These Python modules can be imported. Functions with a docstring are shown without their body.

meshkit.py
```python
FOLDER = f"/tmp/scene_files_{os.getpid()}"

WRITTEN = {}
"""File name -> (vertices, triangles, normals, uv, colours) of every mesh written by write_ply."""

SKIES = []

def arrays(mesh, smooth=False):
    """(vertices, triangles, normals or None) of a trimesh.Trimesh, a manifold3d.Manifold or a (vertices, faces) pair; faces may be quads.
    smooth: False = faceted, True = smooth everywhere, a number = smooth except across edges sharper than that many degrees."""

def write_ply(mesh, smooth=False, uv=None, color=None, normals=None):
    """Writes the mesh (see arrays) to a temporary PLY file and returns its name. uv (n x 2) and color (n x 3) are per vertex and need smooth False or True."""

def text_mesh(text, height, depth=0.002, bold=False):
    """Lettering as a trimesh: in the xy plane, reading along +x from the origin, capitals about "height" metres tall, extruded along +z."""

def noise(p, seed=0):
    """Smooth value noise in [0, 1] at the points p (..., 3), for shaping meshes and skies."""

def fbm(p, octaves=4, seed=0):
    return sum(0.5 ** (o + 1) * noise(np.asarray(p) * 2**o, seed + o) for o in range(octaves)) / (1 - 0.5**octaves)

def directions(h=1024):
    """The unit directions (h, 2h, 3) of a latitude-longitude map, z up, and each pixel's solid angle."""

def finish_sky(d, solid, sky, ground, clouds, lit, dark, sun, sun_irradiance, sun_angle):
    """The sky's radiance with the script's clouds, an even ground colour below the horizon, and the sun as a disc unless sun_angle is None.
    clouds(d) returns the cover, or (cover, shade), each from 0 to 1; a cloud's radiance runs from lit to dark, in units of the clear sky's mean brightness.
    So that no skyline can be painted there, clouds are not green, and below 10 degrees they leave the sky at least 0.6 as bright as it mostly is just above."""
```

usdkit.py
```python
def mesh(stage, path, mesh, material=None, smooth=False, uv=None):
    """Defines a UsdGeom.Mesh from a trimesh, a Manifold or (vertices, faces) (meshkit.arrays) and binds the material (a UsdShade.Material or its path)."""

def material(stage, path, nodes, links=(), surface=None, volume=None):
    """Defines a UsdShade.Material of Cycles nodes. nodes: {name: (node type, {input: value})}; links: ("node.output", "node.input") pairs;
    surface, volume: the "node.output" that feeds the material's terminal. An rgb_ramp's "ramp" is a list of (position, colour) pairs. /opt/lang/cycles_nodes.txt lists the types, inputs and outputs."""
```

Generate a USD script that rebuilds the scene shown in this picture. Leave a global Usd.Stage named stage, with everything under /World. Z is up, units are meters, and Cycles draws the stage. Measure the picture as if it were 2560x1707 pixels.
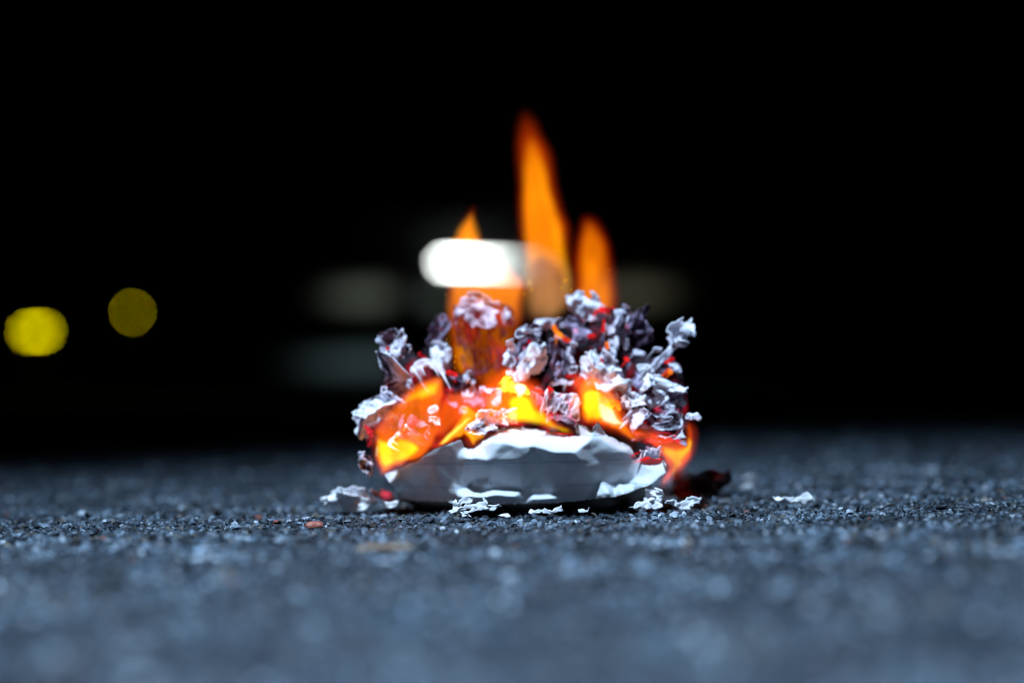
import math, random, numpy as np, trimesh, usdkit, meshkit, shapely
from shapely.geometry import Polygon, LineString, Point
from scipy import ndimage, spatial
from pxr import Usd, UsdGeom, UsdLux, UsdShade, Gf, Sdf, Vt

random.seed(7)
rng = np.random.default_rng(7)
stage = Usd.Stage.CreateInMemory()
UsdGeom.SetStageUpAxis(stage, 'Z'); UsdGeom.SetStageMetersPerUnit(stage, 1.0)
UsdGeom.Xform.Define(stage, '/World')

# ------------------------------------------------------------------ camera
EYE = np.array([0.0, -0.5, 0.0456])
MM = 1.3945e-4                      # metres per photo pixel (2560 wide) in the plane half a metre away
FPX = 0.5 / MM
PITCH = math.atan((958 - 853.5) * MM / 0.5)
ROLL = math.radians(1.4)
fwd = np.array([0, math.cos(PITCH), math.sin(PITCH)])
right0 = np.array([1.0, 0, 0]); up0 = np.cross(right0, fwd)
RIGHT = math.cos(ROLL) * right0 - math.sin(ROLL) * up0
UP = math.cos(ROLL) * up0 + math.sin(ROLL) * right0
cam = UsdGeom.Camera.Define(stage, '/World/camera')
m = Gf.Matrix4d(*RIGHT, 0, *UP, 0, *(-fwd), 0, *EYE, 1)
cam.AddTransformOp().Set(m)
cam.CreateHorizontalApertureAttr(36.0); cam.CreateVerticalApertureAttr(36.0 * 682 / 1024)
cam.CreateFocalLengthAttr(36.0 * FPX / 2560)
cam.CreateFStopAttr(3.05); cam.CreateFocusDistanceAttr(0.489)
cam.CreateClippingRangeAttr(Gf.Vec2f(0.01, 5000))
cam.CreateExposureAttr(0.0)

# ------------------------------------------------------------------ night sky, faint moon, one unseen torch close above the paper
SUN = np.array([-0.35, -0.5, 0.82]); SUN /= np.linalg.norm(SUN)
dome = UsdLux.DomeLight.Define(stage, '/World/sky')
dm = usdkit.material(stage, '/World/Looks/night_sky', {
    's': ('sky_texture', {'sky_type': 'single_scattering', 'sun_disc': False, 'sun_elevation': math.asin(SUN[2]), 'sun_rotation': math.atan2(SUN[0], SUN[1])}),
    'b': ('background_shader', {'strength': 0.00002})}, [('s.color', 'b.color')], surface='b.background')
UsdShade.MaterialBindingAPI.Apply(dome.GetPrim()).Bind(dm)
dome.GetPrim().SetCustomDataByKey('kind', 'structure')
moon = UsdLux.DistantLight.Define(stage, '/World/moon')
moon.CreateNormalizeAttr(True) if hasattr(moon, 'CreateNormalizeAttr') else None
moon.CreateIntensityAttr(0.0004); moon.CreateAngleAttr(0.5); moon.CreateColorAttr(Gf.Vec3f(0.8, 0.9, 1))


def look_along(prim, pos, d):
    z = -np.asarray(d, float) / np.linalg.norm(d)
    x = np.cross([0, 1, 0.01], z); x /= np.linalg.norm(x); y = np.cross(z, x)
    UsdGeom.Xformable(prim).AddTransformOp().Set(Gf.Matrix4d(*x, 0, *y, 0, *z, 0, *pos, 1))


look_along(moon, (0, 0, 0), -SUN)
LAMP_AT = np.array([-0.14, -0.33, 0.63]); LAMP_TO = np.array([0.02, -0.19, 0.0])
lamp = UsdLux.SphereLight.Define(stage, '/World/torch_light')
lamp.CreateRadiusAttr(0.018); lamp.CreateIntensityAttr(3700.0); lamp.CreateNormalizeAttr(False)
lamp.CreateColorAttr(Gf.Vec3f(0.58, 0.82, 1.08))
sh = UsdLux.ShapingAPI.Apply(lamp.GetPrim())
sh.CreateShapingConeAngleAttr(48.0); sh.CreateShapingConeSoftnessAttr(1.0)
look_along(lamp, LAMP_AT, LAMP_TO - LAMP_AT)

# ------------------------------------------------------------------ helpers
names = {}


def numbered(path):
    n = names.get(path, 0); names[path] = n + 1
    return path if n == 0 else f'{path}_{n:03d}'


def tag(prim, label=None, cat=None, group=None, kind=None):
    p = prim.GetPrim() if hasattr(prim, 'GetPrim') else prim
    for k, v in (('label', label), ('category', cat), ('group', group), ('kind', kind)):
        if v: p.SetCustomDataByKey(k, v)
    return p


def thing(name, label, cat, group=None):
    x = UsdGeom.Xform.Define(stage, numbered('/World/' + name))
    return tag(x, label, cat, group)


def obj(name, mesh, mat, parent=None, smooth=False):
    base = str(parent.GetPath()) if parent is not None else '/World'
    return usdkit.mesh(stage, numbered(f'{base}/{name}'), mesh, mat, smooth=smooth)


def P(X, Y, y):
    """The point of the plane at depth y that stands behind photo pixel (X, Y)."""
    X, Y, y = np.broadcast_arrays(np.asarray(X, float), np.asarray(Y, float), np.asarray(y, float))
    d = fwd + (X[..., None] - 1280) / FPX * RIGHT - (Y[..., None] - 853.5) / FPX * UP
    return EYE + d * ((y - EYE[1]) / d[..., 1])[..., None]


def ground_y(X, Y):
    d = fwd + (X - 1280) / FPX * RIGHT - (Y - 853.5) / FPX * UP
    return EYE[1] - d[1] * EYE[2] / d[2]


def zoomed(x0, y0, s): return lambda *pts: [(x0 + u / s, y0 + v / s) for u, v in pts]


R1, R2, R3, R4, R5 = zoomed(860, 680, 4.9), zoomed(1240, 680, 4.126), zoomed(860, 940, 4.356), zoomed(1240, 940, 4.356), zoomed(860, 660, 2.45)
R6, RA, RB, RC = zoomed(1000, 240, 2.8), zoomed(780, 1180, 5.88), zoomed(1100, 1180, 5.88), zoomed(1500, 1140, 3.92)


def chaikin(pts, n=2, closed=True):
    p = np.asarray(pts, float)
    for _ in range(n):
        q = np.roll(p, -1, 0) if closed else p[1:]
        a = p if closed else p[:-1]
        p = np.stack([a * .75 + q * .25, a * .25 + q * .75], 1).reshape(-1, 2)
    return p


def noise3(p, seed=0): return meshkit.noise(p, seed) * 2 - 1


def surface_net(f, origin, h):
    """Vertices and quads of the zero level of f (negative inside)."""
    s = f < 0
    c = [s[i:i + f.shape[0] - 1, j:j + f.shape[1] - 1, k:k + f.shape[2] - 1] for i in (0, 1) for j in (0, 1) for k in (0, 1)]
    n = sum(x.astype(np.int8) for x in c)
    act = (n > 0) & (n < 8)
    idx = np.argwhere(act)
    ids = -np.ones(act.shape, int); ids[act] = np.arange(len(idx))
    acc, cnt = np.zeros((len(idx), 3)), np.zeros(len(idx))
    cor = [np.array((i, j, k)) for i in (0, 1) for j in (0, 1) for k in (0, 1)]
    val = {tuple(o): f[tuple((idx + o).T)] for o in cor}
    for a in cor:
        for ax in range(3):
            if a[ax] == 0:
                b = a.copy(); b[ax] = 1
                va, vb = val[tuple(a)], val[tuple(b)]
                x = (va < 0) != (vb < 0)
                t = va[x] / (va[x] - vb[x])
                acc[x] += a + t[:, None] * (b - a); cnt[x] += 1
    v = (idx + acc / cnt[:, None]) * h + origin
    quads = []
    for ax in range(3):
        e0 = np.moveaxis(s, ax, 0)
        change = np.moveaxis(e0[:-1] != e0[1:], 0, ax)
        e = np.argwhere(change)
        o1, o2 = [k for k in range(3) if k != ax]
        ok = (e[:, o1] > 0) & (e[:, o2] > 0) & (e[:, o1] < f.shape[o1] - 1) & (e[:, o2] < f.shape[o2] - 1)
        e = e[ok]
        d1, d2 = np.zeros(3, int), np.zeros(3, int); d1[o1] = 1; d2[o2] = 1
        q = np.stack([ids[tuple((e - d1 - d2).T)], ids[tuple((e - d2).T)], ids[tuple(e.T)], ids[tuple((e - d1).T)]], 1)
        inside = s[tuple(e.T)]
        flip = inside if ax != 1 else ~inside
        q[~flip] = q[~flip][:, ::-1]
        quads.append(q)
    q = np.vstack(quads)
    return v, q[(q >= 0).all(1)]


def crumpled(poly_px, y0, amp=.0032, lam=.0075, t=.0003, rim=.00045, rough=.0009, h=.00042, seed=0, lean=0.0, holes=0.0):
    """A curled, crumpled sheet whose outline seen from the front is the polygon; thick rolled rims."""
    pts = P(poly_px[:, 0], poly_px[:, 1], y0)[:, [0, 2]]
    poly = Polygon(pts).buffer(0)
    if poly.geom_type != 'Polygon': poly = max(poly.geoms, key=lambda g: g.area)
    x0, z0, x1, z1 = poly.bounds
    pad = .0025
    zc = (z0 + z1) / 2
    ax = np.arange(x0 - pad, x1 + pad, h); az = np.arange(z0 - pad, z1 + pad, h)
    dep = amp * 1.25 + abs(lean) * (z1 - z0) / 2 + .002
    ay = np.arange(y0 - dep, y0 + dep, h)
    gx, gz = np.meshgrid(ax, az, indexing='ij')
    sp = shapely.points(gx.ravel(), gz.ravel())
    sd = shapely.distance(sp, poly.exterior) * np.where(shapely.contains(poly, sp), 1, -1)
    sd = sd.reshape(gx.shape)
    X, Y, Z = np.meshgrid(ax, ay, az, indexing='ij')
    p = np.stack([X, Y, Z], -1)
    wx = noise3(p / .0032, seed + 11) * rough + noise3(p / .0013, seed + 12) * rough * .45
    wz = noise3(p / .0032, seed + 13) * rough + noise3(p / .0013, seed + 14) * rough * .45
    d = ndimage.map_coordinates(sd, [(X + wx - ax[0]) / h, (Z + wz - az[0]) / h], order=1, mode='nearest')
    rr = np.random.default_rng(seed)
    rot = np.linalg.qr(rr.normal(size=(3, 3)))[0] * [.6, 1.0, 1.15]
    q = (p * [1, .45, 1]) @ rot + .3 * lam * np.stack([noise3(p / lam * .8, seed + k) for k in (21, 22, 23)], -1)
    fold = noise3(q / lam, seed + 1) + .5 * (1 - 2.6 * np.abs(noise3(q / lam * 1.7, seed + 2))) + .16 * noise3(q / lam * 5.3, seed + 3)
    s = (Y - y0) - lean * (Z - zc) + amp * fold
    ridge3 = np.clip(.5 * fold + .35 * noise3(p / .0016, seed + 4), -1, 1)
    if holes: d = np.minimum(d, .0011 * (noise3(p * [1, .3, 1] / .0040, seed + 6) * 1.6 + holes))
    # rims roll over towards the light
    g = np.sqrt(sum(k ** 2 for k in np.gradient(s, h)))
    s = s / np.clip(g, .6, None)
    tt = t + rim * np.exp(-np.clip(d, 0, None) / .0009)
    k = .0003
    a, b = np.abs(s) - tt, -d
    hh = np.clip(.5 + .5 * (a - b) / k, 0, 1)
    f = b + (a - b) * hh + k * hh * (1 - hh)
    f[[0, -1]] = 1; f[:, [0, -1]] = 1; f[:, :, [0, -1]] = 1
    v, quads = surface_net(f, np.array([ax[0], ay[0], az[0]]), h)
    mesh = trimesh.Trimesh(v, np.vstack([quads[:, [0, 1, 2]], quads[:, [0, 2, 3]]]), process=False)
    comps = trimesh.graph.connected_components(mesh.face_adjacency, min_len=40)
    if len(comps) > 1:
        keep = np.concatenate([c for c in comps if len(c) > 60])
        mesh.update_faces(np.isin(np.arange(len(mesh.faces)), keep)); mesh.remove_unreferenced_vertices()
    trimesh.smoothing.filter_taubin(mesh, iterations=3)
    v = mesh.vertices
    dv = ndimage.map_coordinates(d, ((v - [ax[0], ay[0], az[0]]) / h).T, order=1, mode='nearest')
    ridge = ndimage.map_coordinates(ridge3, ((v - [ax[0], ay[0], az[0]]) / h).T, order=1, mode='nearest')
    mesh.metadata['ash'] = np.clip(.45 * np.exp(-np.clip(dv, 0, None) / .0011) + .6 * ridge + .4, 0, 1.4)
    return mesh


def curled(poly_px, y0, seed=0, bends=7, hard=1.0, step=.00042, thick=.00022, grow=1.28, lo_q=.52):
    """A scrap of burnt paper cut to the outline, its edges and corners rolled and folded over."""
    r = np.random.default_rng(seed * 7 + 3)
    flat = P(poly_px[:, 0], poly_px[:, 1], y0)[:, [0, 2]]
    lo, hi = flat.min(0), flat.max(0)
    c = (lo + hi) / 2
    poly = Polygon((flat - c) * grow).buffer(0)
    if poly.geom_type != 'Polygon': poly = max(poly.geoms, key=lambda g: g.area)
    ring = np.array(poly.exterior.segmentize(step * .8).coords)[:-1]
    pr = np.stack([ring[:, 0], ring[:, 1], 0 * ring[:, 0]], -1)
    ring = ring + .0008 * np.stack([noise3(pr / .0022, seed), noise3(pr / .0022, seed + 1)], -1) + .0005 * np.stack([noise3(pr / .0009, seed + 2), noise3(pr / .0009, seed + 3)], -1)
    poly = Polygon(ring).buffer(0)
    if poly.geom_type != 'Polygon': poly = max(poly.geoms, key=lambda g: g.area)
    ring = np.array(poly.simplify(step * .1).exterior.segmentize(step * .6).coords)[:-1]
    poly = Polygon(ring)
    x0, a0, x1, a1 = poly.bounds
    gx, gy = np.meshgrid(np.arange(x0, x1, step), np.arange(a0, a1, step * .87)); gx[1::2] += step / 2
    inner = shapely.points(gx.ravel(), gy.ravel()); inner = inner[shapely.contains(poly.buffer(-step * .5), inner)]
    pts = np.vstack([ring, shapely.get_coordinates(inner)])
    tri = spatial.Delaunay(pts).simplices
    tri = tri[shapely.contains(poly, shapely.points(pts[tri].mean(1)))]
    a, b_ = pts[tri[:, 1]] - pts[tri[:, 0]], pts[tri[:, 2]] - pts[tri[:, 0]]
    neg = a[:, 0] * b_[:, 1] - a[:, 1] * b_[:, 0] < 0
    tri[neg] = tri[neg][:, ::-1]
    edge_d = shapely.distance(shapely.points(pts), poly.exterior)
    p = np.stack([pts[:, 0], 0 * pts[:, 0], pts[:, 1]], -1)
    R = np.sqrt(poly.area / math.pi)
    p[:, 1] += hard * (.20 * R * noise3(p / (.9 * R) + seed, seed + 4) + .10 * R * (1 - 2.4 * np.abs(noise3(p / (.55 * R) + seed, seed + 5))))
    for k in range(bends):
        ang = r.uniform(0, 2 * math.pi) if k > 1 else r.uniform(.2, 2.9)       # one or two rolls always at the top
        n = np.array([math.cos(ang), r.normal() * .25, math.sin(ang)]); n /= np.linalg.norm(n)
        b = np.cross(n, [-math.sin(ang), 0, math.cos(ang)]); b *= r.choice([-1, 1]) / np.linalg.norm(b)
        dist = (p @ n)
        o = n * np.quantile(dist, r.uniform(lo_q, .92))
        rad = R * r.uniform(.07, .26); th = hard * r.uniform(.7, 3.3)
        q = p - o
        d, h = q @ n, q @ b
        on = d > 0
        phi = np.minimum(d / rad, th); e = d - phi * rad
        d2 = (rad - h) * np.sin(phi) + e * np.cos(phi); h2 = rad - (rad - h) * np.cos(phi) + e * np.sin(phi)
        p[on] += ((d2 - d)[:, None] * n + (h2 - h)[:, None] * b)[on]
    p += .00032 * np.stack([noise3(p / .0016, seed + k) for k in (7, 8, 9)], -1) + .00045 * np.stack([noise3(p / .0042, seed + k) for k in (10, 11, 12)], -1)
    w0, w1 = p[:, [0, 2]].min(0), p[:, [0, 2]].max(0)
    sc = (hi - lo) / (w1 - w0)
    p[:, 0] = (p[:, 0] - (w0[0] + w1[0]) / 2) * sc[0]; p[:, 2] = (p[:, 2] - (w0[1] + w1[1]) / 2) * sc[1]
    p[:, 1] = (p[:, 1] - np.median(p[:, 1])) * np.sqrt(sc[0] * sc[1])
    p += [c[0], y0, c[1]]
    m_ = trimesh.Trimesh(p, tri, process=False)
    nrm = m_.vertex_normals
    n = len(p)
    es = np.sort(m_.edges, 1); _, inv, ct = np.unique(es, axis=0, return_inverse=True, return_counts=True)
    be = np.array(m_.edges)[ct[inv.ravel()] == 1]
    tk = thick * (1 + .9 * np.exp(-edge_d / .0007))[:, None] * .5
    mesh = trimesh.Trimesh(np.vstack([p + nrm * tk, p - nrm * tk]), np.vstack([tri, tri[:, ::-1] + n, np.stack([be[:, 1], be[:, 0], be[:, 0] + n], 1), np.stack([be[:, 1], be[:, 0] + n, be[:, 1] + n], 1)]), process=False)
    mottle = .5 + .55 * noise3(p / .0045, seed + 20) + .35 * noise3(p / .0018, seed + 21) + .25 * np.exp(-edge_d / .0008)
    mesh.metadata['ash'] = np.tile(np.clip(mottle, 0, 1.3), 2)
    return mesh


def blob(poly, y0, tmax, w, prof=None, step=6.0):
    """A closed lens of the polygon's outline (photo pixels), swelling from its edge over w pixels."""
    if poly.is_empty: return None
    if poly.geom_type != 'Polygon': poly = max(poly.geoms, key=lambda g: g.area)
    poly = poly.simplify(.4)
    ring = np.array(poly.exterior.segmentize(step * .5).coords)[:-1]
    x0, a0, x1, a1 = poly.bounds
    gx, gy = np.meshgrid(np.arange(x0, x1, step), np.arange(a0, a1, step * .87))
    gx[1::2] += step / 2
    inner = shapely.points(gx.ravel(), gy.ravel())
    inner = inner[shapely.contains(poly.buffer(-step * .5), inner)]
    pts = np.vstack([ring, shapely.get_coordinates(inner)])
    tri = spatial.Delaunay(pts).simplices
    c = pts[tri].mean(1)
    tri = tri[shapely.contains(poly, shapely.points(c))]
    cr = np.cross(pts[tri[:, 1]] - pts[tri[:, 0]], pts[tri[:, 2]] - pts[tri[:, 0]])
    tri[cr < 0] = tri[cr < 0][:, ::-1]
    d = shapely.distance(shapely.points(pts), poly.exterior)
    u = np.clip(d / w, 0, 1)
    th = tmax * (u * u * (3 - 2 * u))
    th[:len(ring)] = 0
    wob = .45 if poly.area < 26000 else .14
    th = th * (1 - wob * .4 + wob * noise3(np.stack([pts[:, 0] / 26, pts[:, 1] / 62, 0 * pts[:, 0] + y0 * 900], -1), 77))
    if prof: th = th * np.interp(pts[:, 1], [a for a, _ in prof], [b for _, b in prof])
    tri = tri[(tri >= len(ring)).any(1)]
    th[len(ring):] = np.maximum(th[len(ring):], 4e-5)
    n = len(pts)
    front = P(pts[:, 0], pts[:, 1], y0 - th); back = P(pts[:, 0], pts[:, 1], y0 + th)
    bmap = np.arange(n) + n; bmap[:len(ring)] = np.arange(len(ring))
    v = np.vstack([front, back])
    f = np.vstack([tri, bmap[tri][:, ::-1]])
    mesh = trimesh.Trimesh(v, f, process=False); mesh.remove_unreferenced_vertices()
    if mesh.volume < 0: mesh.invert()
    return mesh


# ------------------------------------------------------------------ materials
L = '/World/Looks/'


def mat_noise(name, c1, c2, scale, rough=.8, pos=(.4, .6), bump=0.0, bscale=400, spec=.3):
    nodes = {'g': ('geometry', {}), 'n': ('noise_texture', {'scale': scale, 'detail': 4.0}), 'r': ('rgb_ramp', {'ramp': [(pos[0], c1), (pos[1], c2)]}),
             'p': ('principled_bsdf', {'roughness': rough, 'specular_ior_level': spec})}
    links = [('g.position', 'n.vector'), ('n.fac', 'r.fac'), ('r.color', 'p.base_color')]
    if bump:
        nodes |= {'bn': ('noise_texture', {'scale': bscale, 'detail': 3.0}), 'b': ('bump', {'strength': bump, 'distance': .0005})}
        links += [('g.position', 'bn.vector'), ('bn.fac', 'b.height'), ('b.normal', 'p.normal')]
    return usdkit.material(stage, L + name, nodes, links, surface='p.BSDF')


def mat_ash(name, char, ash, pos, emit=None, epos=(.66, .72), escale=190, strength=1.0, scale=210):
    nodes = {'g': ('geometry', {}), 'n': ('noise_texture', {'scale': scale, 'detail': 5.0, 'roughness': .6}), 'r': ('rgb_ramp', {'ramp': [(pos[0], char), (pos[1], ash)]}),
             'a': ('attribute', {'attribute': 'ash'}), 'c': ('math', {'math_type': 'multiply_add', 'value2': .38}),
             'bn': ('noise_texture', {'scale': 1500, 'detail': 3.0}), 'b': ('bump', {'strength': .5, 'distance': .0003}),
             'p': ('principled_bsdf', {'roughness': .85, 'specular_ior_level': .25})}
    links = [('g.position', 'n.vector'), ('a.fac', 'c.value1'), ('n.fac', 'c.value3'), ('c.value', 'r.fac'), ('r.color', 'p.base_color'), ('g.position', 'bn.vector'), ('bn.fac', 'b.height'), ('b.normal', 'p.normal')]
    if emit:
        nodes |= {'en': ('noise_texture', {'scale': escale, 'detail': 3.0}), 'er': ('rgb_ramp', {'ramp': [(epos[0], (0, 0, 0)), (epos[1], emit)]})}
        nodes['p'][1]['emission_strength'] = strength
        links += [('g.position', 'en.vector'), ('en.fac', 'er.fac'), ('er.color', 'p.emission_color')]
    return usdkit.material(stage, L + name, nodes, links, surface='p.BSDF')


RED = (.75, .006, .05)
M = {
    'ash': mat_ash('white_ash', (.040, .009, .018), (.70, .67, .78), (.58, .82), RED, (.70, .76)),
    'ash_pale': mat_ash('pale_ash', (.07, .035, .055), (.80, .79, .87), (.46, .70)),
    'ash_lilac': mat_ash('lilac_ash', (.022, .004, .012), (.46, .37, .54), (.64, .98), RED, (.62, .70), strength=.7),
    'char': mat_ash('charred_paper', (.005, .003, .005), (.045, .028, .040), (.6, 1.0), (.42, .004, .014), (.50, .68), strength=.75, escale=110),
    'ash_white': mat_ash('fallen_white_ash', (.34, .32, .36), (.86, .86, .90), (.30, .62)),
    'shadow_char': mat_ash('shadow_glow_char', (.006, .003, .004), (.05, .03, .032), (.6, 1.0), (.30, .006, .004), (.52, .70), strength=.16, escale=110),  # dark base and red emission of the added shadow lump
    'glowing': mat_ash('glowing_paper', (.02, .01, .02), (.34, .24, .30), (.6, .9), (.80, .010, .035), (.44, .62), strength=.9, escale=150),
    'pink': mat_ash('pink_ash', (.16, .09, .13), (.70, .62, .70), (.5, .75), (.7, .008, .06), (.55, .66), strength=.8, escale=220),
}


def mat_emit(name, hot, cold, strength, scale=260):
    return usdkit.material(stage, L + name, {'g': ('geometry', {}), 'n': ('noise_texture', {'scale': scale, 'detail': 2.0}), 'r': ('rgb_ramp', {'ramp': [(.32, cold), (.66, hot)]}),
                           'e': ('emission', {'strength': strength})}, [('g.position', 'n.vector'), ('n.fac', 'r.fac'), ('r.color', 'e.color')], surface='e.emission')


M['ember'] = mat_emit('red_ember', (1.1, .03, .03), (.10, .001, .01), 1.0)
M['ember_hot'] = mat_emit('orange_ember', (1.5, .42, .02), (.6, .02, .01), 1.1)

vol_cache = {}


def flame_mat(color, thick, shell):
    dens = tuple(round(c / (2 * thick), 3) for c in color)
    key = (dens, shell)
    if key not in vol_cache:
        nodes = {'v': ('volume_coefficients', {'scatter_coeffs': (0, 0, 0), 'absorption_coeffs': (0, 0, 0), 'emission_coeffs': dens})}
        links = []
        if shell:  # the flame's outer skin: clear, with a breath of glow
            nodes |= {'g': ('geometry', {}), 'n': ('noise_texture', {'scale': 60.0}), 'r': ('rgb_ramp', {'ramp': [(.4, (0, 0, 0)), (.9, (.03, .03, .03))]}),
                      't': ('transparent_bsdf', {}), 'e': ('emission', {'color': (1, .1, .01), 'strength': .4}), 'm': ('mix_closure', {})}
            links = [('g.position', 'n.vector'), ('n.fac', 'r.fac'), ('r.color', 'm.fac'), ('t.BSDF', 'm.closure1'), ('e.emission', 'm.closure2')]
        vol_cache[key] = usdkit.material(stage, L + f'flame_gas_{len(vol_cache):03d}', nodes, links, surface='m.closure' if shell else None, volume='v.volume')
    return vol_cache[key]


# ------------------------------------------------------------------ ground: one asphalt sheet to the horizon, with stone chips
def axis(lo, hi, step, far, grow=1.12):
    a = list(np.arange(lo, hi, step)); s = step; x = a[-1]
    while x < far: s *= grow; x += s; a.append(x)
    s = step; x = a[0]; b = []
    while x > -far: s *= grow; x -= s; b.append(x)
    return np.array(b[::-1] + a)


gx, gy = axis(-.26, .26, .0022, 300), axis(-.42, .5, .0022, 300)
GX, GY = np.meshgrid(gx, gy, indexing='ij')


def ground_h(x, y):
    p = np.stack([x, y, np.zeros_like(x)], -1)
    r = np.hypot(x, y)
    fade = 1 / (1 + (r / 3) ** 2)
    return (noise3(p / .09, 3) * .0012 + noise3(p / .025, 4) * .0007 + noise3(p / .006, 5) * .0005) * fade - .0012


GZ = ground_h(GX, GY)
nx, ny = GX.shape
ii = np.arange(nx * ny).reshape(nx, ny)
quads = np.stack([ii[:-1, :-1], ii[1:, :-1], ii[1:, 1:], ii[:-1, 1:]], -1).reshape(-1, 4)
asphalt = mat_noise('asphalt', (.012, .015, .02), (.04, .048, .06), 240, .85, (.35, .68), bump=.8, bscale=700)
tag(obj('ground', (np.stack([GX, GY, GZ], -1).reshape(-1, 3), quads), asphalt, smooth=True), 'dark grey asphalt ground running back into the night', kind='structure')


def chip_shape(k, flat):
    r = np.random.default_rng(100 + k)
    p = r.normal(size=(16, 3)); p /= np.linalg.norm(p, axis=1)[:, None]
    p *= r.uniform(.75, 1.1, (16, 1)); p[:, 2] *= flat; p[:, 0] *= r.uniform(.8, 1.35)
    return trimesh.convex.convex_hull(p)


def chip_mat(name, lo, hi, rough):
    return usdkit.material(stage, L + name, {'o': ('object_info', {}), 'r': ('rgb_ramp', {'ramp': [(0, lo), (1, hi)]}), 'g': ('geometry', {}), 'n': ('noise_texture', {'scale': 900.0, 'detail': 3.0}),
                           'n2': ('noise_texture', {'scale': 30.0, 'detail': 3.0}), 'r2': ('rgb_ramp', {'ramp': [(.36, (.30, .30, .33)), (.66, (1.7, 1.68, 1.66))]}), 'mm': ('mix', {'mix_type': 'multiply', 'fac': 1.0}),
                           'b': ('bump', {'strength': .6, 'distance': .0003}), 'p': ('principled_bsdf', {'roughness': rough, 'specular_ior_level': .4})},
                           [('o.random', 'r.fac'), ('r.color', 'mm.color1'), ('g.position', 'n2.vector'), ('n2.fac', 'r2.fac'), ('r2.color', 'mm.color2'), ('mm.color', 'p.base_color'), ('g.position', 'n.vector'), ('n.fac', 'b.height'), ('b.normal', 'p.normal')], surface='p.BSDF')


chip_mats = [chip_mat('chip_dark', (.007, .010, .015), (.038, .054, .073), .6), chip_mat('chip_grey', (.036, .050, .066), (.118, .154, .198), .55),
             chip_mat('chip_blue', (.046, .070, .102), (.14, .19, .25), .5), chip_mat('chip_pale', (.17, .20, .24), (.42, .47, .54), .45),
             chip_mat('chip_brown', (.05, .046, .04), (.12, .105, .09), .6), chip_mat('chip_red', (.16, .04, .03), (.28, .10, .07), .6)]
weights = np.array([.42, .27, .18, .055, .071, .004])
inst = UsdGeom.PointInstancer.Define(stage, '/World/asphalt_chips')
tag(inst, 'countless dark grey stone chips set in the asphalt', kind='stuff')
protos = []
for k in range(18):
    pm = usdkit.mesh(stage, f'/World/asphalt_chips/chips/chip_{k:03d}', chip_shape(k, (.42, .6, .8)[k % 3]), chip_mats[k // 3], smooth=False)
    protos.append(pm.GetPath())
inst.CreatePrototypesRel().SetTargets(protos)


def scatter(y0, y1, step, size, spread):
    half = (y1 + .5) * .36 * 1.25 + .03
    xs, ys = np.meshgrid(np.arange(-half, half, step), np.arange(y0, y1, step))
    xs = (xs + rng.uniform(-.5, .5, xs.shape) * step).ravel(); ys = (ys + rng.uniform(-.5, .5, ys.shape) * step).ravel()
    keep = np.abs(xs) < (ys + .5) * .36 * 1.3 + .03
    xs, ys = xs[keep], ys[keep]
    s = size * np.exp(np.clip(rng.normal(0, spread, len(xs)), -1.0, .62))
    return xs, ys, s


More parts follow.
